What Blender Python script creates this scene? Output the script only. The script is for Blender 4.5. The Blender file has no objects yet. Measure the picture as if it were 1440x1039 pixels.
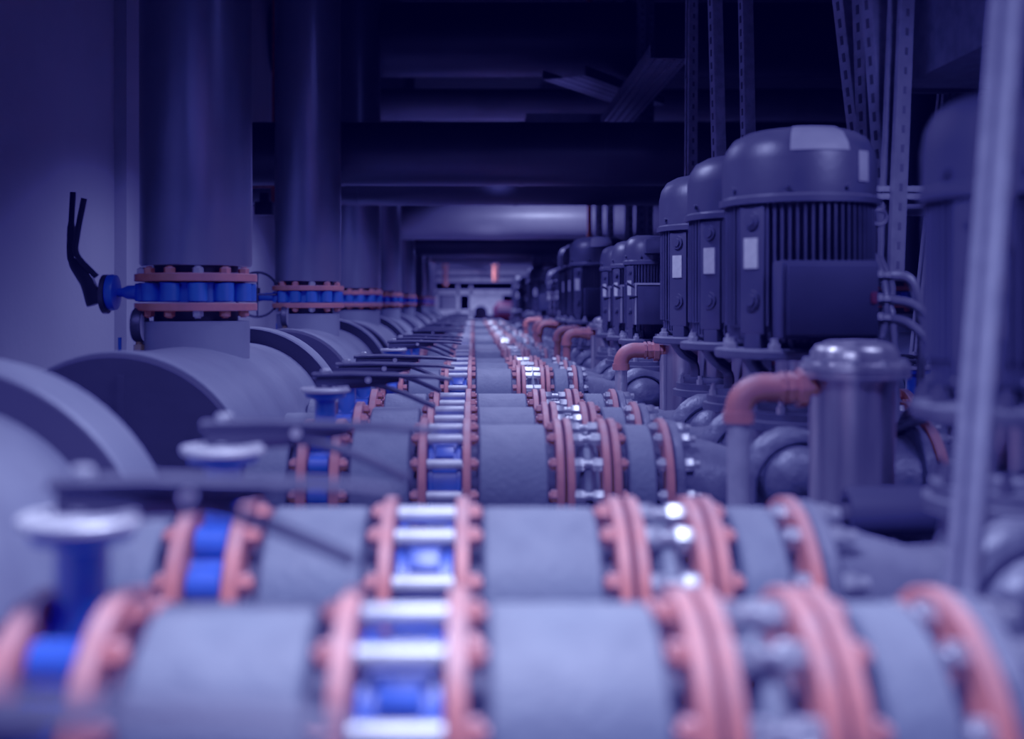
import bpy, bmesh, math, random
from mathutils import Vector, Matrix
random.seed(7)
C = bpy.context.scene.collection
PI = math.pi
ZC = 1.35            # camera height
ZA = ZC - 0.418      # axis height of the horizontal pipe runs
XH = -0.79           # axis of the large header on the left

# ------------------------------------------------------------------ materials
def mat(name, col, rough=.5, metal=0., var=.25, scale=12., bump=.0, bscale=60., col2=None, spec=.5, topdust=0.):
    m = bpy.data.materials.new(name); m.use_nodes = True
    nt = m.node_tree; n = nt.nodes; l = nt.links
    b = n['Principled BSDF']
    b.inputs['Roughness'].default_value = rough
    b.inputs['Metallic'].default_value = metal
    b.inputs['Specular IOR Level'].default_value = spec
    tc = n.new('ShaderNodeTexCoord')
    nz = n.new('ShaderNodeTexNoise'); nz.inputs['Scale'].default_value = scale; nz.inputs['Detail'].default_value = 6
    l.new(tc.outputs['Object'], nz.inputs['Vector'])
    r = n.new('ShaderNodeValToRGB')
    c2 = col2 if col2 else tuple(max(0, c*(1-var)) for c in col)
    r.color_ramp.elements[0].position = .35; r.color_ramp.elements[0].color = (*c2, 1)
    r.color_ramp.elements[1].position = .62; r.color_ramp.elements[1].color = (*col, 1)
    l.new(nz.outputs['Fac'], r.inputs['Fac'])
    last = r.outputs['Color']
    if topdust > 0:
        g = n.new('ShaderNodeNewGeometry'); s = n.new('ShaderNodeSeparateXYZ'); l.new(g.outputs['Normal'], s.inputs[0])
        nd = n.new('ShaderNodeTexNoise'); nd.inputs['Scale'].default_value = scale*2.3; nd.inputs['Detail'].default_value = 8
        l.new(tc.outputs['Object'], nd.inputs['Vector'])
        mr = n.new('ShaderNodeMapRange'); mr.inputs['From Min'].default_value = .45; mr.inputs['From Max'].default_value = 1.
        mr.inputs['To Max'].default_value = topdust
        l.new(s.outputs['Z'], mr.inputs['Value'])
        mu = n.new('ShaderNodeMath'); mu.operation = 'MULTIPLY'; l.new(mr.outputs[0], mu.inputs[0]); l.new(nd.outputs['Fac'], mu.inputs[1])
        mx = n.new('ShaderNodeMixRGB'); mx.inputs[2].default_value = (.55, .56, .58, 1)
        l.new(mu.outputs[0], mx.inputs[0]); l.new(last, mx.inputs[1]); last = mx.outputs[0]
    l.new(last, b.inputs['Base Color'])
    if bump > 0:
        nb = n.new('ShaderNodeTexNoise'); nb.inputs['Scale'].default_value = bscale; nb.inputs['Detail'].default_value = 4
        l.new(tc.outputs['Object'], nb.inputs['Vector'])
        bp = n.new('ShaderNodeBump'); bp.inputs['Strength'].default_value = bump; bp.inputs['Distance'].default_value = .01
        l.new(nb.outputs['Fac'], bp.inputs['Height']); l.new(bp.outputs[0], b.inputs['Normal'])
    return m

M = {
 'foam':   mat('grey_rubber_foam', (.105,.130,.145), .6, 0, .3, 9, .25, 90, topdust=.35),
 'foam_end': mat('dark_foam_end', (.045,.045,.05), .85, 0, .4, 12),
 'orange': mat('orange_flange_paint', (.58,.15,.07), .5, 0, .25, 20, .1, 50, topdust=.6),
 'blue':   mat('blue_enamel', (.02,.10,.55), .35, 0, .3, 14, .05, 40),
 'galv':   mat('galvanised_steel', (.72,.73,.75), .32, .75, .25, 30, .05, 80),
 'plate':  mat('pale_plate', (.62,.62,.64), .45, .3, .2, 30),
 'iron':   mat('black_iron', (.035,.035,.04), .42, .3, .4, 20, .1, 60),
 'lever':  mat('black_lever_enamel', (.014,.014,.018), .48, 0, .3, 20, topdust=.12, spec=.3),
 'pipe':   mat('dark_bare_pipe', (.03,.028,.03), .6, 0, .4, 12),
 'header': mat('grey_jacket', (.20,.22,.25), .45, .1, .3, 5, .12, 30, topdust=.3),
 'cap':    mat('dark_end_cap', (.016,.015,.02), .85, 0, .3, 4, .1, 30),
 'riser':  mat('riser_jacket', (.17,.18,.20), .33, .65, .15, 4, .06, 40),
 'duct':   mat('shaded_overhead_pipe_jacket', (.025,.025,.03), .42, .1, .3, 3, .05, 20),  # overhead jacket with its lack of light put into the colour
 'duct_lit': mat('lit_overhead_pipe_jacket', (.26,.25,.26), .42, .1, .2, 3, .05, 20),  # same jacket, paler where lamplight falls on the crossing pipes
 'motor':  mat('charcoal_motor_paint', (.032,.033,.040), .38, .1, .3, 10, .05, 60, topdust=.3),
 'box':    mat('charcoal_box', (.018,.019,.026), .6, 0, .2, 8, spec=.2),
 'cast':   mat('grey_cast_iron', (.15,.16,.18), .42, .3, .6, 9, .5, 35, topdust=.45),
 'darkcast': mat('dark_cast_iron', (.06,.062,.07), .5, .2, .5, 10, .2, 40, topdust=.35),
 'bellow': mat('weathered_rubber_bellow', (.20,.23,.24), .5, .1, .75, 14, .3, 30),
 'rod':    mat('zinc_rod', (.70,.71,.74), .45, .25, .25, 30, .05, 80),
 'steel':  mat('stainless_steel', (.66,.63,.64), .30, .7, .65, 6, .12, 12),
 'white':  mat('paper_label', (.62,.62,.62), .6, 0, .15, 60),
 'tape':   mat('pale_tape', (.33,.33,.36), .5, 0, .15, 20),
 'red':    mat('red_paint', (.09,.005,.01), .5, 0, .2, 10),
 'strut':  mat('galvanised_strut', (.46,.47,.50), .42, .35, .25, 30, .1, 60),
 'strut_dimmed': mat('dimmed_galvanised_strut', (.20,.21,.24), .5, .2, .25, 30, .1, 60),  # strut in a darker colour to offset the near foreground spot
 'slot':   mat('slot_shadow', (.13,.13,.14), .9),
 'conduit': mat('flexible_steel_conduit', (.24,.245,.26), .4, .5, .3, 20),
 'wall':   mat('lavender_grey_plaster', (.40,.40,.42), .85, 0, .08, 2, .15, 25),
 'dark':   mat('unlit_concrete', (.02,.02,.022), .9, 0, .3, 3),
 'floor':  mat('grey_concrete', (.10,.10,.11), .7, 0, .4, 4, .1, 30),
 'rail':   mat('white_rail_paint', (.62,.62,.64), .5),
 'tray':   mat('grey_cable_tray', (.30,.30,.32), .4, .6, .2, 20),
 'rust':   mat('brass', (.45,.30,.14), .4, .6),
}
def streak(m, sx, sz):
    nt = m.node_tree
    for n in [q for q in nt.nodes if q.type == 'TEX_NOISE']:
        mp = nt.nodes.new('ShaderNodeMapping'); mp.inputs['Scale'].default_value = (sx, sx, sz)
        src = n.inputs['Vector'].links[0].from_socket
        nt.links.new(src, mp.inputs['Vector']); nt.links.new(mp.outputs[0], n.inputs['Vector'])
streak(M['steel'], 4., .35)
# end caps: a faint rusty vertical run on a dark face
# ------------------------------------------------------------------ mesh helpers
def mark(bm, k0):
    bm.faces.ensure_lookup_table()
    for f in bm.faces[k0:]: f.material_index = 1
def finish(bm, name, m, parent=None, loc=(0,0,0), rot=(0,0,0), smooth=True, m2=None):
    bmesh.ops.recalc_face_normals(bm, faces=bm.faces)
    if smooth:
        for f in bm.faces: f.smooth = True
        for e in bm.edges:
            if len(e.link_faces) == 2 and e.calc_face_angle(0) > math.radians(38): e.smooth = False
    me = bpy.data.meshes.new(name); bm.to_mesh(me); bm.free()
    me.materials.append(M[m])
    if m2: me.materials.append(M[m2])
    o = bpy.data.objects.new(name, me); C.objects.link(o)
    o.location = loc; o.rotation_euler = rot
    if parent: o.parent = parent
    return o
def finish_each(bm, name, m, parent):
    bm.verts.ensure_lookup_table(); seen = set(); n = 0
    for v0 in bm.verts:
        if v0 in seen: continue
        isl = [v0]; seen.add(v0)
        for v in isl:
            for e in v.link_edges:
                w = e.other_vert(v)
                if w not in seen: seen.add(w); isl.append(w)
        nb = bmesh.new(); mp = {v: nb.verts.new(v.co) for v in isl}
        for f in {f for v in isl for f in v.link_faces}: nb.faces.new([mp[v] for v in f.verts])
        finish(nb, name, m, parent)
    bm.free()
def bx(bm, c, s, rot=None, bev=0.):
    g = bmesh.ops.create_cube(bm, size=1.)
    vs = g['verts']
    for v in vs: v.co = Vector((v.co.x*s[0], v.co.y*s[1], v.co.z*s[2]))
    if bev > 0:
        es = list({e for v in vs for e in v.link_edges})
        r = bmesh.ops.bevel(bm, geom=es, offset=bev, segments=2, affect='EDGES', profile=.6)
        vs = list({v for f in r['faces'] for v in f.verts} | {v for v in vs if v.is_valid})
        # include all connected verts
        seen=set(vs); st=list(vs)
        while st:
            v=st.pop()
            for e in v.link_edges:
                w=e.other_vert(v)
                if w not in seen: seen.add(w); st.append(w)
        vs=list(seen)
    if rot is not None:
        for v in vs: v.co = rot @ v.co
    for v in vs: v.co += Vector(c)
AX = {'X': Matrix(((0,0,1),(1,0,0),(0,1,0))), 'Y': Matrix(((0,1,0),(0,0,1),(1,0,0))), 'Z': Matrix.Identity(3)}
def lathe(bm, prof, axis='Z', c=(0,0,0), n=48, cap=True, closed=False):
    """prof: list of (t, r) along axis"""
    A = AX[axis]; rings = []
    for t, r in prof:
        if r <= 1e-6:
            rings.append([bm.verts.new(A @ Vector((0,0,t)) + Vector(c))]); continue
        rings.append([bm.verts.new(A @ Vector((r*math.cos(2*PI*i/n), r*math.sin(2*PI*i/n), t)) + Vector(c)) for i in range(n)])
    pairs = list(zip(rings[:-1], rings[1:]))
    if closed: pairs.append((rings[-1], rings[0]))
    for a, b in pairs:
        if len(a) == 1 and len(b) == 1: continue
        for i in range(n):
            j = (i+1) % n
            if len(a) == 1: bm.faces.new((a[0], b[i], b[j]))
            elif len(b) == 1: bm.faces.new((a[i], a[j], b[0]))
            else: bm.faces.new((a[i], a[j], b[j], b[i]))
    if cap and not closed:
        for r in (rings[0], rings[-1]):
            if len(r) > 2: bm.faces.new(r)
def cyl(bm, axis, t0, t1, r, c=(0,0,0), n=24): lathe(bm, [(t0, r), (t1, r)], axis, c, n)
def ring(bm, axis, t0, t1, r0, r1, c=(0,0,0), n=48, b=.0):
    p = [(t0, r0), (t0, r1-b), (t0+b, r1), (t1-b, r1), (t1, r1-b), (t1, r0)] if b else [(t0, r0), (t0, r1), (t1, r1), (t1, r0)]
    lathe(bm, p, axis, c, n, closed=True)
def rod(bm, p0, p1, r, n=12, r1=None):
    p0 = Vector(p0); p1 = Vector(p1); tube(bm, [p0, p1], [r, r if r1 is None else r1], n)
def tube(bm, pts, r, n=12, cap=True, flat=None):
    pts = [Vector(p) for p in pts]
    rs = r if isinstance(r, (list, tuple)) else [r]*len(pts)
    prev = None; rings = []
    for i, p in enumerate(pts):
        if i == 0: t = pts[1]-p
        elif i == len(pts)-1: t = p-pts[i-1]
        else: t = (pts[i+1]-p).normalized() + (p-pts[i-1]).normalized()
        t.normalize()
        if prev is None:
            u = t.orthogonal().normalized() if abs(t.z) > .9 else Vector((0,0,1)).cross(t).normalized()
        else:
            u = (prev - t*prev.dot(t)).normalized()
        prev = u; w = t.cross(u)
        a, b = (1, 1) if flat is None else flat
        rings.append([bm.verts.new(p + u*math.cos(2*PI*(k+.5)/n)*rs[i]*a + w*math.sin(2*PI*(k+.5)/n)*rs[i]*b) for k in range(n)])
    for a, b in zip(rings[:-1], rings[1:]):
        for i in range(n): bm.faces.new((a[i], a[(i+1)%n], b[(i+1)%n], b[i]))
    if cap: bm.faces.new(rings[0]); bm.faces.new(rings[-1])
def arc(c, r, a0, a1, ax0, ax1, n=10):
    c = Vector(c); u = Vector(ax0); v = Vector(ax1)
    return [c + u*r*math.cos(a0+(a1-a0)*i/n) + v*r*math.sin(a0+(a1-a0)*i/n) for i in range(n+1)]
def smoothpath(pts, k=6):
    pts = [Vector(p) for p in pts]; out = []
    for i in range(len(pts)-1):
        p0 = pts[max(0,i-1)]; p1 = pts[i]; p2 = pts[i+1]; p3 = pts[min(len(pts)-1,i+2)]
        for j in range(k):
            t = j/k
            out.append(.5*((2*p1)+(p2-p0)*t+(2*p0-5*p1+4*p2-p3)*t*t+(3*p1-p0-3*p2+p3)*t**3))
    out.append(pts[-1]); return out
def empty(name, loc=(0,0,0), rz=0):
    o = bpy.data.objects.new(name, None); C.objects.link(o); o.location = loc; o.rotation_euler = (0,0,rz)
    o.empty_display_size = .05; return o
def tag(o, label, cat, group=None, kind=None):
    if label: o['label'] = label
    if cat: o['category'] = cat
    if group: o['group'] = group
    if kind: o['kind'] = kind
    return o
def struct(o): o['kind'] = 'structure'; return o
def dup(root, loc, rz=None):
    def cp(o, par):
        c = o.copy(); C.objects.link(c)
        if par: c.parent = par
        for ch in kids.get(o, []): cp(ch, c)
        return c
    kids = {}
    for o in C.objects:
        if o.parent: kids.setdefault(o.parent, []).append(o)
    r = cp(root, None); r.location = loc
    if rz is not None: r.rotation_euler = (0,0,rz)
    return r
B = bmesh.new

# ------------------------------------------------------------------ part makers (axis along local X)
NB = 12; RB = .133; RF = .155
VIS = [k*30 for k in range(1, 8)]         # bolts on the upper / near side: 90 is top, 180 is towards the camera
_cache = {}
def shared(key, build):
    if key not in _cache: _cache[key] = build()
    return _cache[key]
def inst(name, me, parent, loc, rot=(0,0,0)):
    o = bpy.data.objects.new(name, me); C.objects.link(o); o.parent = parent; o.location = loc; o.rotation_euler = rot; return o
def mesh_of(bm, name, m):
    o = finish(bm, name, m); me = o.data; bpy.data.objects.remove(o); return me
def bolt_mesh(kind):
    def b():
        bm = B()
        L = {'head': .013, 'nut': .022, 'short': .014}[kind]
        lathe(bm, [(0,.0145),(L*.85,.0145),(L,.012)], 'X', n=6)
        cyl(bm, 'X', L, L+(.005 if kind == 'short' else .012 if kind != 'head' else .004), .0085, n=10)
        return mesh_of(bm, 'bolt', {'head':'orange','nut':'galv','short':'galv'}[kind])
    return shared('bolt'+kind, b)
def flange_geom(bm, x0, x1, R=RF): ring(bm, 'X', x0, x1, .09, R, b=.002, n=56)
def bolts_geom(bm, x, sgn, L, rb=RB, r=.0145, angs=range(0,360,30)):
    for a in angs:
        y = rb*math.cos(math.radians(a)); z = rb*math.sin(math.radians(a))
        lathe(bm, [(0,r),(sgn*L,r)], 'X', (x,y,z), n=6)
def flange(parent, x0, x1, mtl='orange', bolts=(), detail=True, R=RF):
    """bolts: list of (x, direction, kind)"""
    bm = B(); flange_geom(bm, x0, x1, R)
    if not detail:
        for x, s, k in bolts:
            if k == 'head': bolts_geom(bm, x, s, .016)
        k0 = len(bm.faces)
        for x, s, k in bolts:
            if k != 'head': bolts_geom(bm, x, s, .018 if k == 'short' else .028)
        mark(bm, k0)
    f = finish(bm, 'flange', mtl, parent, m2='galv')
    if detail:
        for x, s, k in bolts:
            for a in VIS:
                y = RB*math.cos(math.radians(a)); z = RB*math.sin(math.radians(a))
                inst('bolt', bolt_mesh(k), f, (x, y, z), (0, 0, 0 if s > 0 else PI))
    else:
        pass
    return f

def lever_parts(root, ang=0., z0=.0, detail=True):
    """lever on top of a vertical stem; root local z up, lever towards +X"""
    bm = B(); ring(bm, 'Z', z0, z0+.009, .004, .057, b=.002, n=40)
    for k in range(9):
        a = math.radians(-60+15*k); bx(bm, (.05*math.cos(a), .05*math.sin(a), z0+.011), (.010,.004,.006), Matrix.Rotation(a,3,'Z'))
    finish(bm, 'notch_plate', 'plate', root)
    bm = B()
    R = Matrix.Rotation(ang, 3, 'Z')
    def P(x, y, z): return R @ Vector((x, y, z))
    # flat upper arm and thicker cheek beneath, tapering to the grip
    tube(bm, [P(-.028,0,z0+.037), P(.06,0,z0+.039), P(.16,0,z0+.037), P(.25,0,z0+.034), P(.288,0,z0+.029)], [.016,.017,.015,.013,.011], 8, flat=(1.,.45))
    tube(bm, [P(-.022,0,z0+.024), P(.03,0,z0+.022), P(.09,0,z0+.024), P(.17,0,z0+.030)], [.017,.018,.017,.008], 8, flat=(.7,1.05))
    lev = finish(bm, 'lever', 'lever', root)
    bm = B()
    tube(bm, smoothpath([P(.06,0,z0+.019), P(.12,0,z0+.014), P(.18,0,z0-.004), P(.25,0,z0-.034)], 4), .0085, 8, flat=(1.,.8))
    finish(bm, 'trigger', 'lever', lev)
    bm = B(); lathe(bm, [(z0+.012,.011),(z0+.05,.011),(z0+.053,.008)], 'Z', n=6)
    finish(bm, 'hub_bolt', 'galv', lev); bm2 = B(); rod(bm2, P(.10,-.02,z0+.028), P(.10,.02,z0+.028), .006, 8)
    finish(bm2, 'lever_bolt', 'galv', lev)

def butterfly(name_label, loc, ang=0., detail=True, lever=True, group=None, rz=0., rot=None):
    root = empty('butterfly_valve', loc, rz)
    if rot: root.rotation_euler = rot
    tag(root, name_label, 'valve', group)
    bm = B(); ring(bm, 'X', -.024, .024, .088, .118, n=48)
    for a in range(0, 360, 30):
        y = .122*math.cos(math.radians(a)); z = .122*math.sin(math.radians(a))
        lathe(bm, [(-.0235,.014),(-.02,.0225),(.02,.0225),(.0235,.014)], 'X', (0,y,z), n=14)
    finish(bm, 'body', 'blue', root)
    bm = B(); lathe(bm, [(.11,.028),(.125,.024),(.196,.024),(.200,.030),(.203,.045),(.215,.048)], 'Z', n=28)
    bx(bm, (0,0,.118), (.046,.05,.026), None, .006); finish(bm, 'neck', 'blue', root)
    flange(root, -.046, -.026, 'orange', [(-.046,-1,'head')], detail)
    flange(root, .026, .046, 'orange', [(.046,1,'head')], detail)
    if lever: lever_parts(root, ang, .216)
    return root
def check_valve(label, loc, detail=True, group=None):
    root = empty('check_valve', loc); tag(root, label, 'valve', group)
    bm = B(); ring(bm, 'X', -.036, .036, .085, .112, b=.004)
    ring(bm, 'X', -.036, -.026, .085, .120, b=.002); ring(bm, 'X', .026, .036, .085, .120, b=.002)
    bx(bm, (0,-.075,.088), (.04,.03,.012), Matrix.Rotation(math.radians(50),3,'X'), .002)
    finish(bm, 'body', 'blue', root)
    bm = B(); bm_n = 0
    fl = flange(root, -.057, -.040, 'orange', [(-.057,-1,'head')], detail)
    flange(root, .040, .057, 'orange', [(.057,1,'head')], detail)
    if detail:
        for a in VIS:
            inst('tie_rod', shared('tie', lambda: tie_mesh()), root, (0, RB*math.cos(math.radians(a)), RB*math.sin(math.radians(a))))
        bm.free()
    else:
        for a in range(0,360,30):
            cyl(bm, 'X', -.04, .04, .011, (0, RB*math.cos(math.radians(a)), RB*math.sin(math.radians(a))), 10)
        finish_each(bm, 'tie_rod', 'rod', root)
    return root
def tie_mesh():
    bm = B(); cyl(bm, 'X', -.038, .038, .0105, n=14); return mesh_of(bm, 'tie_rod', 'rod')
def joint(label, loc, detail=True, group=None):
    root = empty('expansion_joint', loc); tag(root, label, 'pipe joint', group)
    bm = B(); lathe(bm, [(-.027,.095),(-.022,.096),(-.014,.112),(-.006,.121),(.006,.121),(.014,.112),(.022,.096),(.027,.095)], 'X', n=40)
    finish(bm, 'bellow', 'bellow', root)
    flange(root, -.070, -.054, 'orange', [(-.070,-1,'head')], detail)
    flange(root, -.047, -.031, 'orange', [(-.031,1,'nut')], detail)
    flange(root, .031, .047, 'orange', [(.031,-1,'nut')], detail)
    flange(root, .054, .070, 'orange', [(.070,1,'head')], detail)
    return root
def insulated(label, x0, x1, y, z=ZA, R=.14, group=None, ra=.100, stub=(.022,.022)):
    key = ('ins', round(x0,4), round(x1,4), R)
    L = x1-x0
    def b():
        bm = B(); lathe(bm, [(0,ra),(0,R-.004),(.004,R),(L*.5,R*1.003),(L-.004,R),(L,R-.004),(L,ra)], 'X', n=56, closed=True)
        return mesh_of(bm, 'insulated_pipe', 'foam')
    me = shared(key, b)
    o = bpy.data.objects.new('insulated_pipe', me); C.objects.link(o); o.location = (x0, y, z)
    tag(o, label, 'pipe', group)
    def b2():
        bm = B(); cyl(bm, 'X', -stub[0], L+stub[1], ra-.001, n=32); return mesh_of(bm, 'bare_pipe', 'pipe')
    inst('bare_pipe', shared(key+('b',), b2), o, (0,0,0))
    return o

# ------------------------------------------------------------------ pump with vertical motor. local origin at pipe axis height, motor centre
def pump(label, loc, kind='A', detail=True, group=None):
    root = empty('circulation_pump', loc); tag(root, label, 'pump', group)
    key = 'pump'+kind+str(detail)
    if key in _cache:
        src = _cache[key]
        def cp(o, par):
            c = o.copy(); C.objects.link(c); c.parent = par
            for ch in o.children: cp(ch, c)
        for ch in list(src.children): cp(ch, root)
        return root
    _cache[key] = root
    if kind == 'A': R, zt, zc, zb, zf = .165, .808, .655, .345, .295
    elif kind == 'C': R, zt, zc, zb, zf = .125, .70, .575, .32, .262
    else: R, zt, zc, zb, zf = .098, .705, .60, .31, .245
    # motor housing with cooling ribs
    bm = B(); n = 64 if kind != 'B' else 48; pts = []
    core = R*.90
    lathe(bm, [(zb-.045,R*.55),(zb-.02,R*.8),(zb,core),(zc+.005,core)], 'Z', n=48)
    for k in range(n):
        a = 2*PI*k/n
        da = (a - math.radians(217)) % (2*PI)          # plain panel facing the front left
        if da > PI: da -= 2*PI
        if abs(da) < .21: continue
        c = Vector((math.cos(a), math.sin(a), 0))
        bx(bm, c*(core+R*.045)+Vector((0,0,(zb+zc)/2+.008)), (R*.13, R*.030, zc-zb-.03), Matrix.Rotation(a,3,'Z'))
        bx(bm, c*(core+R*.005)+Vector((0,0,zb+.005)), (R*.10, R*.030, .03), Matrix.Rotation(a,3,'Z'))
    mm = 'box' if kind == 'C' else 'motor'; house = finish(bm, 'motor_housing', mm, root)
    a = math.radians(217); rot = Matrix.Rotation(a,3,'Z'); c = Vector((math.cos(a), math.sin(a), 0))
    hm = (zb+zc)/2
    bm = B(); bx(bm, c*(core+.006)+Vector((0,0,hm-.01)), (.024, .066*R/.165, zc-zb-.03), rot, .003)
    bx(bm, c*(core+.002)+Vector((0,0,zb-.01)), (.03, .045*R/.165, .06), rot, .004)
    for dz, rr in ((.10*(zc-zb)/.31,.020*R/.165),(-.075*(zc-zb)/.31,.022*R/.165)):
        ctr = c*(core+.017)+Vector((0,0,hm+dz)); ax = c
        for r0, h in ((rr,.006),(rr*.6,.010)):
            rod(bm, ctr, ctr+ax*h, r0, 20)
    finish(bm, 'terminal_panel', mm, house)
    bm = B(); bx(bm, c*(core+.020)+Vector((0,0,hm+.028)), (.003, .036*R/.165, .066*(zc-zb)/.31), rot)
    finish(bm, 'nameplate', 'white' if kind != 'C' else 'box', house)
    bm = B()
    for k in range(12): pass
    ec = Vector((R*.98, -R*.35, zc-.045))
    tube(bm, arc(ec, .017, 0, 2*PI, (1,0,.2), (0,.5,1), 16), .005, 8, cap=False)
    finish(bm, 'lifting_eye', 'iron', house)
    # cowl
    bm = B(); Rc = R*1.03
    lathe(bm, [(zc-.018,R*.9),(zc-.018,Rc*1.04),(zc-.004,Rc*1.04),(zc,Rc),(zt-.075,Rc),(zt-.045,Rc*.96),(zt-.02,Rc*.86),(zt-.006,Rc*.70),(zt,Rc*.5),(zt,0)], 'Z', n=56)
    for ang in (200, 245, 290):
        aa = math.radians(ang); cc = Vector((math.cos(aa), math.sin(aa), 0))
        rod(bm, cc*(Rc*.98)+Vector((0,0,zc+.015)), cc*(Rc+.008)+Vector((0,0,zc+.015)), .006, 10)
    cowl = finish(bm, 'fan_cowl', mm, root)
    if kind == 'A':
        # pale tape bent over the shoulder and a warning tag
        bm = B()
        n_ = 8
        def sh(a, t):   # point on shoulder profile
            pr = [(zt-.062,Rc*.99),(zt-.045,Rc*.965),(zt-.02,Rc*.865),(zt-.006,Rc*.71)]
            f = t*3; i = min(2, int(f)); f -= i
            z = pr[i][0]*(1-f)+pr[i+1][0]*f; r = pr[i][1]*(1-f)+pr[i+1][1]*f
            return Vector((math.cos(a)*(r+.002), math.sin(a)*(r+.002), z+.002))
        g = [[bm.verts.new(sh(math.radians(248+44*i/n_), j/6)) for j in range(7)] for i in range(n_+1)]
        for i in range(n_):
            for j in range(6): bm.faces.new((g[i][j], g[i+1][j], g[i+1][j+1], g[i][j+1]))
        finish(bm, 'tape_strip', 'tape', cowl)
        bm = B(); aa = math.radians(305); bx(bm, (math.cos(aa)*(Rc+.002), math.sin(aa)*(Rc+.002), zc+.06), (.004,.03,.065), Matrix.Rotation(aa,3,'Z'), .001)
        finish(bm, 'warning_tag', 'tape', cowl)
    # terminal box
    if kind == 'A':
        bm = B(); bx(bm, (0,-R-.027,zb+.08), (.205,.075,.165), None, .008)
        tb = finish(bm, 'terminal_box', 'box', root)
        bm = B(); bx(bm, (0.004,-R-.067,zb+.08), (.19,.012,.15), None, .005); finish(bm, 'terminal_box_lid', 'box', tb)
        bm = B(); bx(bm, (.088,-R-.0745,zb+.085), (.011,.003,.022)); finish(bm, 'red_sticker', 'red', tb)
        bm = B()
        for dz in (.05,0,-.04): lathe(bm, [(.10,.014),(.118,.014),(.122,.010),(.135,.010)], 'X', (0,-R-.03,zb+.08+dz), 6)
        finish_each(bm, 'cable_gland', 'iron', tb)
    elif kind == 'B':
        bm = B(); bx(bm, (-.015,-R-.045,zb+.105), (.13,.085,.17), None, .006); tb = finish(bm, 'drive_box', 'motor', root)
        bm = B(); bx(bm, (.02,-R-.02,zc+.055), (.10,.05,.06), None, .004); finish(bm, 'fan_box', 'motor', root)
        bm = B(); bx(bm, (-.015,-R-.089,zb+.188), (.132,.004,.006)); bx(bm, (-.078,-R-.089,zb+.105), (.005,.004,.165)); finish_each(bm, 'box_trim', 'plate', tb)
        bm = B(); rod(bm, (-.05,-R-.07,zb+.16), (-.115,-R-.09,zb+.19), .006, 8); rod(bm, (-.05,-R-.07,zb+.14), (-.11,-R-.10,zb+.13), .008, 8); finish_each(bm, 'cable_gland', 'iron', tb)
    else:
        bm = B(); bx(bm, (.03,-R-.03,zb+.08), (.15,.07,.13), None, .006); finish(bm, 'terminal_box', 'box', root)
    # motor flange, lantern
    Rf = R*1.14 if kind != 'B' else R*1.25
    bm = B()
    lathe(bm, [(zf,0),(zf,Rf*.98),(zf+.004,Rf),(zf+.018,Rf),(zf+.022,Rf*.96),(zf+.024,R*.6),(zb-.03,R*.55)], 'Z', n=48)
    for k in range(8):
        a = 2*PI*(k+.5)/8; c = Vector((math.cos(a), math.sin(a), 0))
        bx(bm, c*(R*.68)+Vector((0,0,zf+.04)), (R*.42,.008,.06), Matrix.Rotation(a,3,'Z') @ Matrix.Rotation(math.radians(28),3,'Y'))
    k0 = len(bm.faces)
    for k in range(8):
        a = 2*PI*k/8+.2; c = Vector((math.cos(a), math.sin(a), 0))*Rf*.88
        lathe(bm, [(zf+.02,.014),(zf+.034,.014),(zf+.036,.008),(zf+.046,.008)], 'Z', c, 6)
    mark(bm, k0); finish(bm, 'motor_flange', 'darkcast', root, m2='galv' if kind != 'C' else 'iron')
    bm = B(); zl = .188
    for k in range(4):
        a = 2*PI*k/4+math.radians(30); c = Vector((math.cos(a), math.sin(a), 0))
        tube(bm, smoothpath([c*(Rf*.86)+Vector((0,0,zf+.004)), c*(Rf*.70)+Vector((0,0,zf-.03)), c*.085+Vector((0,0,(zf+zl)/2-.005)), c*.080+Vector((0,0,zl+.005)), c*.092+Vector((0,0,zl-.004))],4), .018, 8, flat=(1,.55))
    finish_each(bm, 'lantern_leg', 'darkcast', root)
    bm = B(); cyl(bm, 'Z', zl, zf, .052, n=32); finish(bm, 'coupling_guard', 'steel', root)
    # cover flanges and volute
    bm = B(); lathe(bm, [(zl+.006,0),(zl+.006,.10),(zl,.104),(zl-.012,.104),(zl-.014,.118),(zl-.032,.118),(zl-.034,.128),(zl-.052,.128),(zl-.056,.11)], 'Z', n=48)
    k0 = len(bm.faces)
    for k in range(8):
        a = 2*PI*k/8+.15; lathe(bm, [(zl-.014,.010),(zl,.010),(zl+.002,.006),(zl+.012,.006)], 'Z', (math.cos(a)*.108, math.sin(a)*.108, 0), 6)
    mark(bm, k0); finish(bm, 'cover_flange', 'darkcast', root, m2='galv' if kind != 'C' else 'iron')
    bm = B()
    lathe(bm, [(zl-.05,.10),(.10,.108),(.06,.120),(.0,.128),(-.06,.125),(-.10,.10),(-.13,.07),(-.14,0)], 'Z', n=48)
    x1 = -.285
    lathe(bm, [(x1,.115),(x1+.06,.108),(x1+.13,.088),(-.05,.095),(0,.10),(.05,.095),(.13,.088),(.19,.105),(.24,.115)], 'X', n=40)
    # bulging suction chamber towards the viewer
    lathe(bm, [(-.172,0),(-.170,.03),(-.155,.06),(-.13,.078),(-.08,.088),(0,.09)], 'Y', (-.035,0,.03), 32)
    tube(bm, [(-.15,-.115,-.12)]+arc((-.03,-.115,.015), .118, math.radians(180), math.radians(-5), (1,0,0), (0,0,1), 16)+[(.09,-.115,-.12)], .017, 8, flat=(1,1.5))
    finish(bm, 'volute', 'cast' , root)
    bm = B(); ring(bm, 'X', .24, .262, .08, .15, b=.003, n=48); finish(bm, 'outlet_flange', 'cast', root)
    bm = B(); ring(bm, 'X', -.304, -.284, .08, .15, b=.003, n=48)
    gf = finish(bm, 'pump_flange', 'cast', root)
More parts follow.
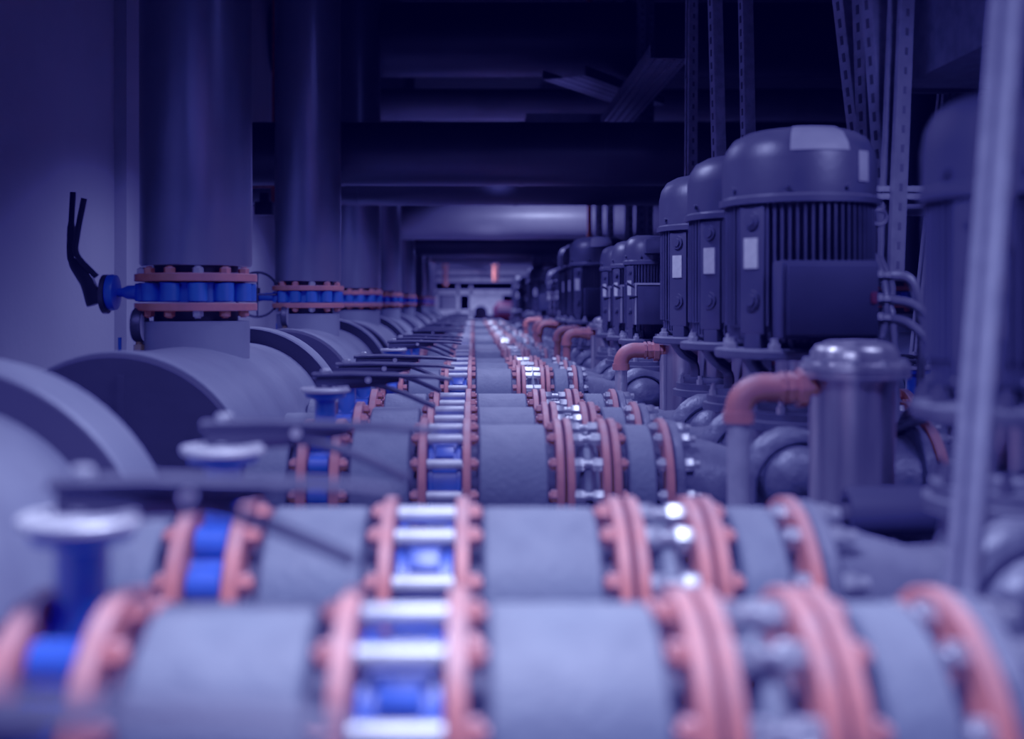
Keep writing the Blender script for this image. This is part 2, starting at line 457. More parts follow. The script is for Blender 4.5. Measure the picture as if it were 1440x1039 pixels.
    for a in VIS:
        inst('nut', bolt_mesh('nut' if detail else 'short'), gf, (-.284, RB*math.cos(math.radians(a)), RB*math.sin(math.radians(a))))
    bm = B(); bx(bm, (0,0,-.42), (.16,.16,.62), None, .01); bx(bm, (0,0,-.725), (.34,.30,.03), None, .005)
    finish(bm, 'pump_foot', 'darkcast', root)
    return root

# ================================================================== SETTING
def box_obj(name, c, s, m, smooth=False):
    bm = B(); bx(bm, (0,0,0), s); o = finish(bm, name, m, loc=c, smooth=False); return o
Y1, Y0 = 27., -1.6
ym = (Y1+Y0)/2; yl = Y1-Y0
struct(box_obj('floor', (1.3, ym, -.05), (7.4, yl, .1), 'floor'))
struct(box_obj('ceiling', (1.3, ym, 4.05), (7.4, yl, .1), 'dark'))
struct(box_obj('wall_left', (-1.85, ym, 2.), (.8, yl, 4.), 'wall'))
struct(box_obj('trim_1', (-1.425, 6.4, 2.), (.05, 3.6, 4.), 'wall'))      # shallow pilaster on the wall
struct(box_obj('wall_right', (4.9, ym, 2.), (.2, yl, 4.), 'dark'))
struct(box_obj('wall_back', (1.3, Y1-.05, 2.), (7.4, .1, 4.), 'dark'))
for i in range(8):
    yy = 1.0+2.25*i if i else .9
    o = box_obj('concrete_plinth', (.75, [1.05,3.1,5.3][i] if i < 3 else 7.55+2.25*(i-3), .10), (.6, 1.5 if i else 1.6, .192), 'floor')
    tag(o, 'low concrete plinth under the pumps', 'plinth', 'concrete plinths under the pumps')

# ================================================================== PIPE RUNS
ORD = ['bottom','nearest','second','third','fourth','fifth','sixth','seventh','eighth','ninth','tenth','eleventh','twelfth']
groups = [[.46,1.04,1.54],[2.60,3.04,3.50],[4.85,5.30,5.75]] + [[6.75+2.25*i, 7.22+2.25*i, 7.7+2.25*i] for i in range(6)]
kinds = ['C','A','B','A','B','A','B','A','B']
angs = {0:0.,1:0.,2:0.,3:-.02,4:.05,5:-.06,6:.1,7:-.12,8:.06}
r = 0
for gi, g in enumerate(groups):
    for yy in g:
        near = r < 6
        far = r > 12
        if far:
            where = 'in the blurred far pipe runs'
        else:
            where = 'in the %s pipe run%s' % (ORD[r], ' from the front' if r > 1 else '')
        gr = lambda s: s
        ang = angs.get(r, random.uniform(-.15,.15))
        if r == 0:
            butterfly('valve whose blurred lever just shows at the bottom left edge of the photo', (-.339,yy,ZA), 0., True)
            r += 1; continue
        butterfly('blue butterfly valve with black lever ' + where, (-.337-(.020 if r == 1 else 0),yy,ZA), ang, near, group='lever butterfly valves of the pipe runs')
        check_valve('blue check valve caged by pale tie rods ' + where, (-.062,yy,ZA), near, group='caged check valves of the pipe runs')
        joint('expansion joint between paired orange flanges ' + where, (.252,yy,ZA), near, group='expansion joints of the pipe runs')
        insulated('insulated pipe between lever valve and check valve ' + where, -.268-(.020 if r == 1 else 0), -.141, yy, group='insulated pipes left of the check valves')
        insulated('insulated pipe between check valve and expansion joint ' + where, .014, .163, yy, stub=(.021,.021), group='insulated pipes right of the check valves')
        insulated('short insulated pipe between expansion joint and pump ' + where, .341, .399, yy, stub=(.021,.021), group='short insulated pipes before the pumps')
        insulated('insulated stub joining header and lever valve ' + where, -.50-(.020 if r == 1 else 0), -.408-(.020 if r == 1 else 0), yy, R=.125, stub=(.02,.02), group='insulated stubs at the header')
        fr = empty('pipe_flange', (.428,yy,ZA)); tag(fr, 'orange flange at the pump inlet ' + where, 'flange', 'orange flanges at the pump inlets')
        flange(fr, -.008, .008, 'orange', [(-.008,-1,'short')], near)
        k = kinds[gi]
        desc = {'A':'vertical pump with large domed ribbed motor', 'B':'vertical pump with slim motor and drive box', 'C':'blurred vertical pump with dark motor'}[k]
        if r == 1: pump('pump casing at the right edge joined to the nearest pipe run', (.745,yy,ZA), k, near)
        else: pump(desc + ' ' + where, (.745,yy,ZA), k, near, 'vertical pumps along the right side')
        # pipes on the far side of the pumps
        if 2 <= r <= 8:
            w2 = 'right of the pump ' + where.replace(' from the front','')
            st = empty('strainer', (1.09,yy,ZA)); tag(st, 'dark cast strainer between orange flanges ' + w2, 'strainer', 'strainers right of the pumps')
            flange(st, -.080, -.058, 'orange', [(-.058,1,'nut')], near); flange(st, .058, .080, 'orange', [(.058,-1,'nut')], near)
            bm = B(); lathe(bm, [(-.058,.12),(-.04,.13),(.0,.11),(.04,.13),(.058,.12)], 'X', n=36); finish(bm, 'strainer_body', 'cast', st)
            insulated('grey insulated pipe ' + w2, 1.18, 1.30, yy, group='insulated pipes right of the pumps')
            butterfly('blue butterfly valve ' + w2, (1.36,yy,ZA), PI*.9, False, r in (3,5), group='butterfly valves right of the pumps')
            insulated('insulated stub at the right header, ' + w2, 1.42, 1.80, yy, group='insulated stubs at the right header')
        r += 1

# ================================================================== HEADERS + RISERS
def header(label, ycap, ycol, k):
    root = empty('header_pipe', (XH, 0, ZA)); tag(root, label, 'pipe', 'large header pipes')
    bm = B(); lathe(bm, [(ycap+.05,.300),(ycol-.35,.300),(ycol-.34,.285),(ycol+.02,.282)], 'Y', n=72)
    finish(bm, 'shell', 'header', root)
    bm = B(); lathe(bm, [(ycap+.012,.304),(ycap+.012,.311),(ycap+.10,.311),(ycap+.10,.300)], 'Y', n=72, closed=True); finish(bm, 'end_band', 'header', root)
    bm = B(); lathe(bm, [(ycap,0),(ycap,.300),(ycap+.012,.308),(ycap+.05,.300)], 'Y', n=72)
    bx(bm, (.02,ycap-.002,-.02), (.018,.004,.56)); finish(bm, 'end_cap', 'cap', root)
    bm = B(); ring(bm, 'Y', ycol+.012, ycol+.15, .28, .335, n=72, b=.004); col = finish(bm, 'collar', 'header', root)
    bm = B(); ring(bm, 'Y', ycol, ycol+.014, .28, .331, n=72); finish(bm, 'collar_face', 'cap', col)
    return root
hl = ['nearest large grey header pipe with dark collar at the left edge', 'large grey header pipe with round dark end cap under the first riser', 'third large header pipe under the second riser']
for k in range(9):
    lab = hl[k] if k < 3 else 'large header pipe in the blurred distance'
    header(lab, .24+2.25*k if k else -.6, 1.63+ 2.3*k if k < 2 else 1.68+2.25*k, k)
RY = [3.25,5.45,7.8,10.0,12.4,14.7,17.,19.2]
def riser(y, label, x=XH, zbot=ZA+.26, grp='tall vertical riser pipes', lo=True):
    o = empty('riser_pipe', (x, y, ZC)); tag(o, label, 'pipe', grp)
    bm = B(); lathe(bm, [(.105,.12),(.105,.153),(.111,.157),(2.65,.157)], 'Z', n=64); finish(bm, 'jacket', 'riser', o)
    bm = B(); cyl(bm, 'Z', .084, .12, .118, n=40); finish(bm, 'bare_pipe', 'pipe', o)
    o = empty('riser_stub', (x, y, zbot)); tag(o, label.replace('tall grey riser pipe','short branch pipe below the riser').replace('riser pipe','branch pipe under the riser').replace(' tall grey',''), 'pipe', 'branch pipes between header and riser valves')
    bm = B(); lathe(bm, [(0,.150),(ZC-.050-zbot,.150),(ZC-.050-zbot,.12)], 'Z', n=64); finish(bm, 'jacket', 'header', o)
    bm = B(); cyl(bm, 'Z', ZC-.06-zbot, ZC-.022-zbot, .118, n=40); finish(bm, 'bare_pipe', 'pipe', o)
def riser_valve(x, y, label, detail, drive=None, grp='blue valves in the riser pipes'):
    o = empty('riser_valve', (x, y, ZC+.031)); tag(o, label, 'valve', grp)
    bm = B(); ring(bm, 'Z', -.027, .027, .10, .135, n=56)
    for k in range(12):
        a = 2*PI*(k+.5)/12
        lathe(bm, [(-.027,.016),(-.024,.027),(.024,.027),(.027,.016)], 'Z', (.142*math.cos(a), .142*math.sin(a), 0), 14)
    finish(bm, 'body', 'blue', o)
    for s in (-1,1):
        bm = B(); ring(bm, 'Z', min(s*.03,s*.052), max(s*.03,s*.052), .10, .171, b=.002, n=64)
        if not detail:
            for k in range(12):
                a = 2*PI*(k+.5)/12; lathe(bm, [(s*.052,.014),(s*.066,.014)], 'Z', (.148*math.cos(a), .148*math.sin(a), 0), 6)
        f = finish(bm, 'flange', 'orange', o)
        if detail:
            for k in range(6,12):
                a = 2*PI*(k+.5)/12
                inst('bolt', shared('rb'+str(k%3 == 0), lambda: rbolt(k%3 == 0)), f, (.148*math.cos(a), .148*math.sin(a), s*.052), (0 if s > 0 else PI, 0, 0))
    if drive == 'lever':
        d = empty('drive', (0,0,0)); bpy.data.objects.remove(d)
        bm = B(); lathe(bm, [(-.22,.013),(-.205,.013),(-.19,.020),(-.16,.022),(-.145,.016)], 'X', (0,-.02,0), 20); lathe(bm, [(-.243,.05),(-.233,.052),(-.222,.05),(-.217,.02)], 'X', (0,-.02,0), 30)
        finish(bm, 'neck', 'blue', o)
        bm = B(); lathe(bm, [(-.262,.04),(-.258,.056),(-.245,.056),(-.245,.04)], 'X', (0,-.02,-.005), 36)
        lathe(bm, [(-.30,.014),(-.262,.014)], 'X', (0,-.02,-.012), 6)
        finish(bm, 'notch_plate', 'iron', o)
        bm = B()
        tube(bm, smoothpath([(-.285,-.02,-.035),(-.305,-.02,.03),(-.345,-.02,.085),(-.352,-.02,.12),(-.350,-.02,.20),(-.345,-.02,.285)],5), [.034,.036,.036,.036,.035,.034,.033,.031,.028,.025,.022]+[.018]*9+[.014]*6, 10, flat=(.5,1.))
        lv = finish(bm, 'lever', 'lever', o)
        bm = B(); tube(bm, smoothpath([(-.27,-.045,.045),(-.325,-.045,.105),(-.325,-.045,.16),(-.305,-.045,.265)],5), .009, 8); finish(bm, 'trigger', 'lever', lv)
    elif drive == 'wheel':
        bm = B(); lathe(bm, [(-.25,.018),(-.20,.02),(-.15,.02)], 'X', n=16); finish(bm, 'neck', 'blue', o)
        bm = B(); bx(bm, (-.262,0,.01), (.06,.07,.07), None, .006); gb = finish(bm, 'gearbox', 'iron', o)
        bm = B(); tube(bm, arc((-.225,-.09,.01), .105, 0, 2*PI, (.9,.3,0), (0,0,1), 32), .007, 8, cap=False)
        rod(bm, (-.32,-.12,.01), (-.13,-.06,.01), .005); rod(bm, (-.225,-.09,-.09), (-.225,-.09,.11), .005); rod(bm, (-.225,-.09,.01), (-.24,0,.01), .008)
        finish(bm, 'handwheel', 'iron', gb)
    return o
def rbolt(sh):
    bm = B(); lathe(bm, [(0,.0155),(.014,.0155),(.016,.012)], 'Z', n=6); cyl(bm, 'Z', .016, .019, .009, n=10)
    return mesh_of(bm, 'bolt', 'galv' if sh else 'orange')
rn = ['first','second','third','fourth','fifth','sixth','seventh','eighth']
for k, y in enumerate(RY):
    if k < 5:
        riser(y, '%s tall grey riser pipe from the front on the left' % rn[k])
        riser_valve(XH, y, 'blue valve with orange bolted flanges in the %s riser from the front' % rn[k], k < 2, {0:'lever',1:'wheel'}.get(k))
    else:
        riser(y, 'blurred riser pipe far down the left row')
        riser_valve(XH, y, 'blurred blue valve in a far left riser', False)
# right-hand header and riser
bm = B(); cyl(bm, 'Y', 1.2, 9., .28, n=48); o = finish(bm, 'header_pipe', 'header', loc=(2.07,0,ZA)); tag(o, 'large header pipe in the shadow right of the pumps', 'pipe')
riser(5.6, 'dark riser pipe behind the cables of the big motor on the right', 2.12, ZA+.26, 'tall vertical riser pipes')
riser_valve(2.12, 5.6, 'blue valve with orange flanges in the riser right of the big motor', True)

# gauges on the headers
def gauge(x, y, label):
    o = empty('pressure_gauge', (x, y, ZC)); tag(o, label, 'gauge', 'gauges on the header pipes')
    # dial faces the aisle, seen nearly edge-on
    bm = B(); lathe(bm, [(-.014,0),(-.014,.044),(-.010,.048),(.010,.048),(.014,.046)], 'X', (0,0,-.06), 32); finish(bm, 'case', 'iron', o)
    bm = B(); lathe(bm, [(.0145,0),(.0145,.042),(.0165,.046),(.0165,.0445)], 'X', (0,0,-.06), 32); finish(bm, 'dial', 'white', o)
    bm = B(); cyl(bm, 'Z', -.19, -.105, .010, n=12); lathe(bm, [(-.135,.016),(-.115,.016)], 'Z', n=6); finish(bm, 'stem', 'rust', o)
gauge(-.93, 3.17, 'round pressure gauge seen edge-on below the first riser valve')
gauge(-.88, 5.32, 'round pressure gauge seen edge-on below the second riser valve')
for (x, y, l) in ((-.99,3.19,'first'),(-.93,5.4,'second')):
    bm = B(); cyl(bm, 'Z', 0, .075, .0055, n=10); lathe(bm, [(-.05,.009),(0,.009)], 'Z', n=6)
    o = finish(bm, 'thermometer', 'blue', loc=(x, y, ZC-.17)); tag(o, 'thin blue thermometer rod beside the %s edge-on gauge' % l, 'thermometer')

# ================================================================== OVERHEAD PIPES
def xpipe(y, z, R, x0, x1, m, label):
    o = empty('overhead_pipe', (x0, y, ZC+z)); tag(o, label, 'pipe', 'overhead pipes crossing the room')
    bm = B(); L = x1-x0; cyl(bm, 'X', 0, L, R, n=56); j = finish(bm, 'jacket', m, o)
    bm = B(); 
    for t in (.12,.27,.34,.6): ring(bm, 'X', L*t, L*t+.03, R*.9, R*1.015, n=56)
    finish_each(bm, 'joint_band', m, j)
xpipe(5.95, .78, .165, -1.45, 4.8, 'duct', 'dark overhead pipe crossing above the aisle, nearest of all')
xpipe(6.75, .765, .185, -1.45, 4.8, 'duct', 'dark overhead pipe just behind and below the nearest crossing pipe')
xpipe(10.6, .76, .165, -1.45, 4.8, 'duct_lit', 'pale overhead pipe catching light beyond the two dark ones')
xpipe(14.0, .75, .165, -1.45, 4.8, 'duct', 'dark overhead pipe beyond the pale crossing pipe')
xpipe(18.0, .77, .15, -1.45, 4.8, 'duct_lit', 'thin pale overhead pipe fourth in depth')
xpipe(21.5, .66, .15, -1.45, 4.8, 'duct_lit', 'farthest pale overhead pipe above the railing')
xpipe(8.6, 1.50, .12, -1.45, 4.8, 'duct_lit', 'high overhead pipe with a faint highlight in the dark')
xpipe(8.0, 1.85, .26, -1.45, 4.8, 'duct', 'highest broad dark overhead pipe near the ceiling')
# cable trays up high
def tray(p0, p1, w, label):
    p0 = Vector(p0); p1 = Vector(p1); d = p1-p0; L = d.length
    o = empty('cable_tray', p0); o.rotation_euler = d.to_track_quat('X','Z').to_euler(); tag(o, label, 'cable tray', 'cable trays under the ceiling')
    bm = B()
    bx(bm, (L/2,-w/2,0), (L,.004,.06)); bx(bm, (L/2,w/2,0), (L,.004,.06)); bx(bm, (L/2,0,-.03), (L,w,.003)); k0 = len(bm.faces); nn = int(L/.05)
    for i in range(nn):
        for j in range(4): bx(bm, ((i+.5)*.05, (-.375+.25*j)*w, -.0325), (.026,.012,.002))
    mark(bm, k0); finish(bm, 'tray_channel', 'tray', o, m2='slot')
tray((.55,6.9,ZC+1.40), (1.25,8.2,ZC+1.45), .28, 'perforated cable tray running away near the ceiling')
tray((.35,7.6,ZC+1.22), (1.15,7.6,ZC+1.22), .22, 'short perforated cable tray crossing above the dark pipes')
tray((.9,5.2,ZC+1.15), (.9,7.2,ZC+1.15), .18, 'narrow cable tray hanging in the dark above the aisle')

# ================================================================== STRUTS
def strut(p0, p1, w, label, yaw=0., *a, mt='strut', **kw): _strut(mt, p0, p1, w, label, yaw, *a, **kw)
def _strut(mt, p0, p1, w, label, yaw=0., grp='galvanised perforated struts', d=.041, name='steel_strut', floor=False):
    p0 = Vector(p0); p1 = Vector(p1); v = p1-p0
    if name == 'steel_strut':
        p1 = p0+v*((4.0-p0.z)/v.z); v = p1-p0
        if floor: p0 = p0-v*(p0.z/v.z); v = p1-p0
    L = v.length
    o = empty(name, p0); tag(o, label, 'strut', grp)
    q = v.to_track_quat('Z','Y'); 
    o.rotation_euler = (q.to_matrix() @ Matrix.Rotation(yaw,3,'Z')).to_euler()
    bm = B()
    bx(bm, (0,-d/2,L/2), (w,.003,L)); bx(bm, (-w/2,0,L/2), (.003,d,L)); bx(bm, (w/2,0,L/2), (.003,d,L))
    bx(bm, (-w/2+.006,d/2,L/2), (.012,.003,L)); bx(bm, (w/2-.006,d/2,L/2), (.012,.003,L))
    k0 = len(bm.faces); n = int(L/.05)
    for i in range(n):
        bx(bm, (0,-d/2-.0018,(i+.5)*.05), (.012,.002,.026)); bx(bm, (-w/2-.0018,0,(i+.5)*.05), (.002,.010,.020))
    mark(bm, k0); c = finish(bm, 'channel', mt, o, smooth=False, m2='slot')
def at(px, py, Y): return ((px-665)*Y/1600, Y, ZC-(py-425)*Y/1600)
strut(at(1353,850,1.26), at(1420,-10,1.26), .040, 'blurred leaning steel strut in front at the right', .38, None, .008, floor=True, mt='strut_dimmed')
S = [((971,300),(973,-20),5.05,.041,'leftmost strut, hanging left of the motors'), ((1012,260),(1005,-20),4.5,.042,'strut hanging over the second big motor'),
     ((1053,240),(1048,-20),4.3,.038,'strut hanging just left of the biggest motor top'), ((1216,260),(1184,-20),3.3,.044,'strut passing behind the right of the biggest motor cowl'),
     ((1224,300),(1214,-20),3.2,.045,'strut second from left in the bundle right of the biggest motor'), ((1255,385),(1226,-20),3.05,.041,'strut third from left in the bundle right of the biggest motor'),
     ((1252,385),(1268,-20),2.95,.050,'slotted strut leaning right in the bundle right of the biggest motor'),
     ((1276,640),(1312,300),3.7,.034,'thin leaning strut among the metal cables')]
for (a, b, Y, w, l) in S: strut(at(*a,Y), at(*b,Y), w, l, .35 if a[0] > 1100 else .25)
strut(at(1228,270,2.95), at(1325,270,2.95), .030, 'upper horizontal strut bracket right of the biggest motor', PI/2, None, .03, 'strut_bracket')
strut(at(1262,294,3.1), at(1325,294,3.1), .026, 'lower horizontal strut bracket right of the biggest motor', PI/2, None, .03, 'strut_bracket')
for i, (px, Y, w) in enumerate(((842,9.0,.07),(858,8.8,.06),(884,8.2,.07),(900,7.4,.05),(912,7.6,.055))):
    strut(at(px,360,Y), at(px+1,150,Y), w, 'pale strut below the crossing pipes, %s from the left' % rn[i], .2)
for i, px in enumerate((752,762,772)):
    strut(at(px,410,15.), at(px,345,15.), .08, 'far blurred strut above the distant motors', .2)
bm = B(); cyl(bm, 'Z', 0, 2.1, .022, n=16); o = finish(bm, 'orange_pipe', 'orange', loc=at(829,335,9.3)); tag(o, 'vertical orange pipe left of the pale struts', 'pipe')
for p, l in (((626,400,20.5),'left'),((697,394,20.),'middle')):
    bm = B(); cyl(bm, 'Z', 0, 2.3, .05, n=16); o = finish(bm, 'orange_pipe', 'orange', loc=at(*p)); tag(o, 'short orange upright in the %s of the far end above the railing' % l, 'pipe')

# actuator beside orange bracket between risers
o = empty('pipe_bracket', at(372,292,6.4)); tag(o, 'small black box hanging on an orange bracket between the first two risers', 'bracket')
bm = B(); bx(bm, (0,0,0), (.10,.08,.075), None, .008); bx(bm, (0,0,.06), (.05,.05,.06), None, .004); finish(bm, 'black_box', 'iron', o)
bm = B(); bx(bm, (.05,.02,.12), (.03,.02,.16)); bx(bm, (-.02,.02,.13), (.12,.03,.02)); bx(bm, (.05,.02,1.2), (.02,.02,2.05)); finish(bm, 'orange_bracket', 'orange', o)

# ================================================================== SEPARATORS with orange elbows
def separator(Y, label, near, vert):
    o = empty('air_separator', (.711, Y, ZC)); tag(o, 'stainless steel canister with bolted domed lid ' + label, 'canister', 'stainless canisters between the pumps')
    bm = B(); lathe(bm, [(-.72,.06),(-.70,.072),(-.16,.072),(-.135,.078)], 'Z', n=48); lathe(bm, [(-.72,.012),(-.17,.012)], 'Z', (-.078,-.02,0), 12); finish(bm, 'canister_body', 'steel', o)
    bm = B(); lathe(bm, [(-.137,.07),(-.137,.098),(-.127,.100),(-.125,.095),(-.122,.100),(-.112,.098),(-.108,.080),(-.09,.078),(-.078,.068),(-.070,.045),(-.068,0)], 'Z', n=48)
    k0 = len(bm.faces)
    for k in range(10):
        a = 2*PI*k/10; lathe(bm, [(-.112,.008),(-.103,.008)], 'Z', (.088*math.cos(a),.088*math.sin(a),0), 6)
    mark(bm, k0); finish(bm, 'lid', 'steel', o, m2='galv')
    bm = B(); cyl(bm, 'Z', -1.155, -.72, .045, n=24); lathe(bm, [(-1.158,.09),(-1.14,.09)], 'Z', n=24); finish(bm, 'stand', 'steel', o)
def elbow(Y, label, vert):
    o = empty('vent_pipe', (.495, Y, ZC)); tag(o, label, 'pipe', 'orange elbow pipes beside the pumps')
    bm = B(); z0 = -.157
    tube(bm, [(0,0,z0-.055),(0,0,z0-.045)]+arc((.045,0,z0-.045), .045, PI, PI/2, (1,0,0), (0,0,1), 10)[1:]+[(.075,0,z0)], .0255, 20)
    lathe(bm, [(-.075+z0+.01,.029),(-.055+z0+.01,.029)], 'Z', n=20)
    el = finish(bm, 'elbow', 'orange', o)
    bm = B(); lathe(bm, [(.075,.029),(.083,.029),(.083,.022),(.088,.022),(.088,.030),(.098,.030),(.098,.027),(.108,.027),(.108,.036),(.124,.036),(.124,.029),(.136,.029),(.136,.024),(.148,.018)], 'X', (0,0,z0), n=8); finish(bm, 'union', 'orange', el)
    bm = B(); cyl(bm, 'Z', -1.15, z0-.05, .0205, n=20); finish(bm, 'drop_pipe', vert, o)
separator(2.12, 'beside the biggest motor', True, 'strut')
elbow(2.12, 'orange elbow and union on a grey drop pipe left of the stainless canister', 'strut')
SP = [(3.80,'behind the fifth pipe run','galv'),(6.0,'behind the eighth pipe run','orange'),(6.65,'past the eighth pipe run, second of the fully orange ones','orange'),(8.35,'behind the eleventh pipe run','orange'),(9.0,'before the twelfth pipe run','orange'),(10.6,'in the blurred distance beyond the twelfth pipe run','orange')]
for Y, l, v in SP:
    elbow(Y, 'orange elbow pipe ' + l, v)
    if Y in (3.80,6.0,8.35): separator(Y, l, False, v)

# foam covered pipe lying in front of the canister
o = empty('foam_sleeve', (.60, 1.83, ZC-.335)); tag(o, 'open-ended black foam pipe sleeve lying in front of the stainless canister', 'pipe sleeve')
bm = B(); lathe(bm, [(0,.022),(0,.036),(.006,.040),(.30,.041),(.60,.040),(.60,.022)], 'X', n=32, closed=True); s1 = finish(bm, 'sleeve', 'box', o)
bm = B(); rod(bm, (-.01,0,-.004), (.62,0,0), .016, 16); finish(bm, 'inner_pipe', 'pipe', s1)
bm = B(); bx(bm, (.05,-.02,-.11), (.03,.03,.14)); bx(bm, (.40,-.02,-.11), (.03,.03,.14)); finish(bm, 'sleeve_bracket', 'iron', s1)

# flexible conduits from the big terminal box
def conduit(pts, label, r=.0105):
    p = smoothpath(pts, 14); dens = []
    for a, b in zip(p[:-1], p[1:]): dens += [a, a.lerp(b,.5)]
    dens.append(p[-1]); rs = [r if i % 2 else r*.84 for i in range(len(dens))]
    bm = B(); tube(bm, dens, rs, 10); o = finish(bm, 'flexible_conduit', 'conduit'); tag(o, label, 'cable', 'flexible metal conduits of the big motor')
bY = 2.60-.195
cz = ZA+.345+.08
conduit([(.88,bY,cz+.05),(.93,bY+.01,cz+.04),(.965,bY+.05,cz-.05),(.985,bY+.1,cz-.18),(1.02,2.62,cz-.24),(1.04,2.80,cz-.42),(1.04,2.82,.02)], 'flexible metal conduit leaving the box highest, beside the strut bundle')
conduit([(.88,bY,cz),(.93,bY,cz-.01),(.97,bY,cz-.05),(1.0,bY+.03,cz-.12),(1.02,bY+.1,cz-.22),(1.0,2.79,cz-.45),(1.0,2.81,.02)], 'thick flexible metal conduit curving from the middle of the terminal box')
conduit([(.88,bY,cz-.04),(.92,bY,cz-.05),(.96,bY,cz-.09),(.985,bY,cz-.16),(.99,bY+.05,cz-.24),(.96,2.79,cz-.46),(.96,2.81,.02)], 'lowest flexible metal conduit curving from the terminal box')
conduit([at(1218,345,2.75),at(1236,372,2.75),at(1246,420,2.75),at(1240,470,2.79),at(1232,510,2.81),(.93,2.82,.02)], 'flexible metal conduit behind the others, close to the box')
conduit([at(1236,360,2.85),at(1254,400,2.85),at(1250,450,2.85),at(1258,500,2.82),(1.08,2.82,.02)], 'flexible metal conduit hanging straightest behind the others')

# ================================================================== FAR END
o = empty('railing', at(615,440,21.)); tag(o, 'white horizontal railing across the far end of the aisle', 'railing')
bm = B()
for z in (.40,.03): bx(bm, (.75,0,z), (1.6,.05,.09))
for x in (.38,.62,): bx(bm, (x,0,.1), (.05,.05,.9))
for x in (0.,1.5): bx(bm, (x,0,-.36), (.05,.05,1.55))
finish(bm, 'rail_frame', 'rail', o)
bm = B(); bx(bm, (.25,.02,.19), (.34,.02,.28)); finish(bm, 'grey_panel', 'tray', o)
bm = B(); bx(bm, (.9,.02,.22), (.6,.02,.28)); finish(bm, 'pale_panel', 'rail', o)
bm = B(); lathe(bm, [(-.3,.0),(-.28,.12),(-.2,.22),(.2,.22),(.28,.12),(.3,0)], 'X', n=32); bx(bm, (-.15,0,-.65), (.06,.3,1.05)); bx(bm, (.15,0,-.65), (.06,.3,1.05))
o = finish(bm, 'red_tank', 'red', loc=at(716,440,20.)); tag(o, 'red rounded tank at the far end behind the railing', 'tank')
bm = B(); lathe(bm, [(-.1,.0),(-.1,.12),(.1,.12),(.1,0)], 'Y', n=24); lathe(bm, [(-.12,.0),(-.12,.05),(-.1,.05)], 'Y', n=16); bx(bm, (0,0,-.62), (.1,.1,1.1))
o = finish(bm, 'pump_end', 'iron', loc=at(676,438,19.5)); tag(o, 'round black machine end in the middle of the far end', 'machine')
for px0, px1, py, l in ((622,740,382,'upper'),(625,722,392,'lower')):
    a = Vector(at(px0,py,20.8)); a.x = -1.45; b = a.copy(); b.x = 4.8; bm = B(); cyl(bm, 'X', 0, (b-a).length, .045, n=16)
    o = finish(bm, 'white_pipe', 'rail', loc=a); tag(o, '%s thin white pipe above the far railing' % l, 'pipe')

# square duct upper right, running away from the camera
o = box_obj('square_duct', (1.45, 2.75, ZC+.59+.35), (.57,.8,.70), 'strut_dimmed'); tag(o, 'dark square duct high at the top right behind the leaning strut', 'duct')
bm = B(); ring(bm, 'Y', -.41, -.38, .2, .3, n=4); bm.free()
bm = B()
for yy in (-.39, .39):
    for zz in (-.345,.345): bx(bm, (0,yy,zz), (.60,.025,.03))
    for xx in (-.28,.28): bx(bm, (xx,yy,0), (.03,.025,.70))
finish(bm, 'duct_flange', 'duct', o)
bm = B()
for xx in (-.2,.2): bx(bm, (xx,0,1.02), (.02,.02,1.36))
finish(bm, 'hanger', 'duct', o)

# ================================================================== LIGHT
def spot(x, y, z, power, size=170, blend=1., soft=.25, col=(1,1,1), rot=(0,0,0)):  # unseen spots added to light the runs and keep the top dark
    l = bpy.data.lights.new('fill_spot', 'SPOT'); l.energy = power; l.spot_size = math.radians(size); l.spot_blend = blend
    l.shadow_soft_size = soft; l.color = col
    o = bpy.data.objects.new('fill_spot', l); C.objects.link(o); o.location = (x, y, z); o.rotation_euler = rot
    return o
LC = (.93,.98,1.)
spot(.0, .92, ZC+.80, 170, 125, 1., soft=.25, col=LC)
spot(-.75, 2.1, ZC+.72, 17, 140, soft=.2, col=LC)
for y, p in ((2.35,26),(3.3,30),(4.3,36),(5.3,36),(6.6,36),(8.2,40),(10.2,50),(12.6,60),(16.,80),(20.,100)):
    spot(.15, y, ZC+.74, p, 145, soft=.12, col=LC)
for y, p in ((4.4,20),(7.0,24),(10.,30)):
    spot(-.75, y, ZC+.72, p, 150, soft=.12, col=LC)
spot(1.05, 1.95, ZC+.60, 9, 150, soft=.15, col=LC, rot=(math.radians(35),0,math.radians(15)))
spot(.7, 9.5, ZC+1.5, 90, 110, soft=.15, col=LC, rot=(math.radians(25),0,0))
def point(x, y, z, power, soft=.15):  # unseen point light added to brighten the far end
    l = bpy.data.lights.new('fill_point', 'POINT'); l.energy = power; l.shadow_soft_size = soft; l.color = LC
    o = bpy.data.objects.new('fill_point', l); C.objects.link(o); o.location = (x, y, z)
point(.6, 19.2, ZC+.7, 16)
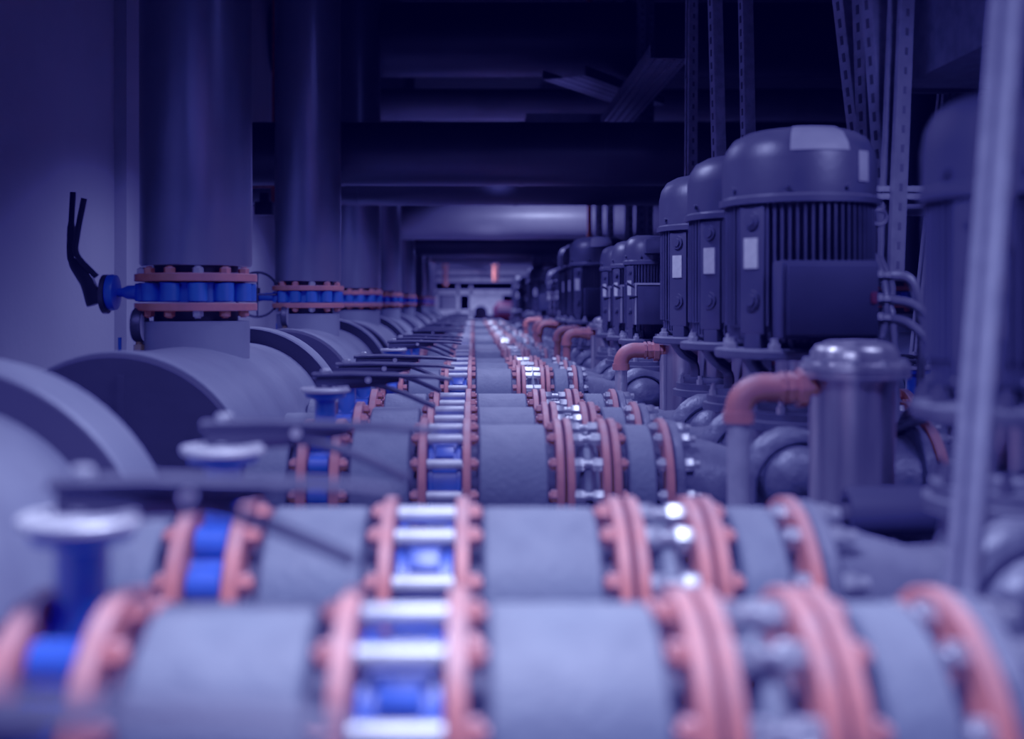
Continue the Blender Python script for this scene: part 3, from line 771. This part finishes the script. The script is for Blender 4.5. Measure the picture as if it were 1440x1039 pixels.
w = bpy.data.worlds.new('ambient_fill'); bpy.context.scene.world = w; w.use_nodes = True  # weak ambient fill added through the open side behind the camera
w.node_tree.nodes['Background'].inputs[0].default_value = (.26,.34,.5,1)
w.node_tree.nodes['Background'].inputs[1].default_value = .007

# ================================================================== CAMERA
cam = bpy.data.cameras.new('camera'); co = bpy.data.objects.new('camera', cam); C.objects.link(co)
co.location = (0,0,ZC); co.rotation_euler = (PI/2,0,0)
cam.sensor_width = 36; cam.sensor_fit = 'HORIZONTAL'; cam.lens = 40.
cam.shift_x = 55/1440; cam.shift_y = -93/1440
cam.clip_start = .02; cam.clip_end = 100
cam.dof.use_dof = True; cam.dof.focus_distance = 3.9; cam.dof.aperture_fstop = 1.7
bpy.context.scene.camera = co

# ================================================================== COLOUR MANAGEMENT: navy-tinted grade
sc = bpy.context.scene
sc.view_settings.view_transform = 'Standard'; sc.view_settings.look = 'None'
sc.view_settings.exposure = 0.; sc.view_settings.gamma = 1.
def lin(c): return c/12.92 if c <= .04045 else ((c+.055)/1.055)**2.4
def srg(c): return 12.92*c if c <= .0031308 else 1.055*c**(1/2.4)-.055
vs = sc.view_settings; vs.use_curve_mapping = True
cm = vs.curve_mapping; cm.initialize()
GAIN = (.68,.70,.68); LIFT = (.088,.083,.315); LIFT0 = (.0,.0,.11)
for ch in range(3):
    cu = cm.curves[ch]
    xs = [0, .004, .008, .016, .025, .035, .06, .1, .16, .25, .38, .55, .75, 1.]
    ys = []
    for x in xs:
        t = min(1., x/.012)**.9
        ys.append(min(1., lin(min(1., GAIN[ch]*srg(x) + LIFT0[ch] + (LIFT[ch]-LIFT0[ch])*t))))
    while len(cu.points) > 2: cu.points.remove(cu.points[1])
    cu.points[0].location = (xs[0], ys[0]); cu.points[1].location = (xs[-1], ys[-1])
    for x, y in list(zip(xs, ys))[1:-1]: cu.points.new(x, y)
    for p in cu.points: p.handle_type = 'VECTOR'
cm.update()
sc.cycles.use_denoising = True
sc.cycles.max_bounces = 6; sc.cycles.diffuse_bounces = 1
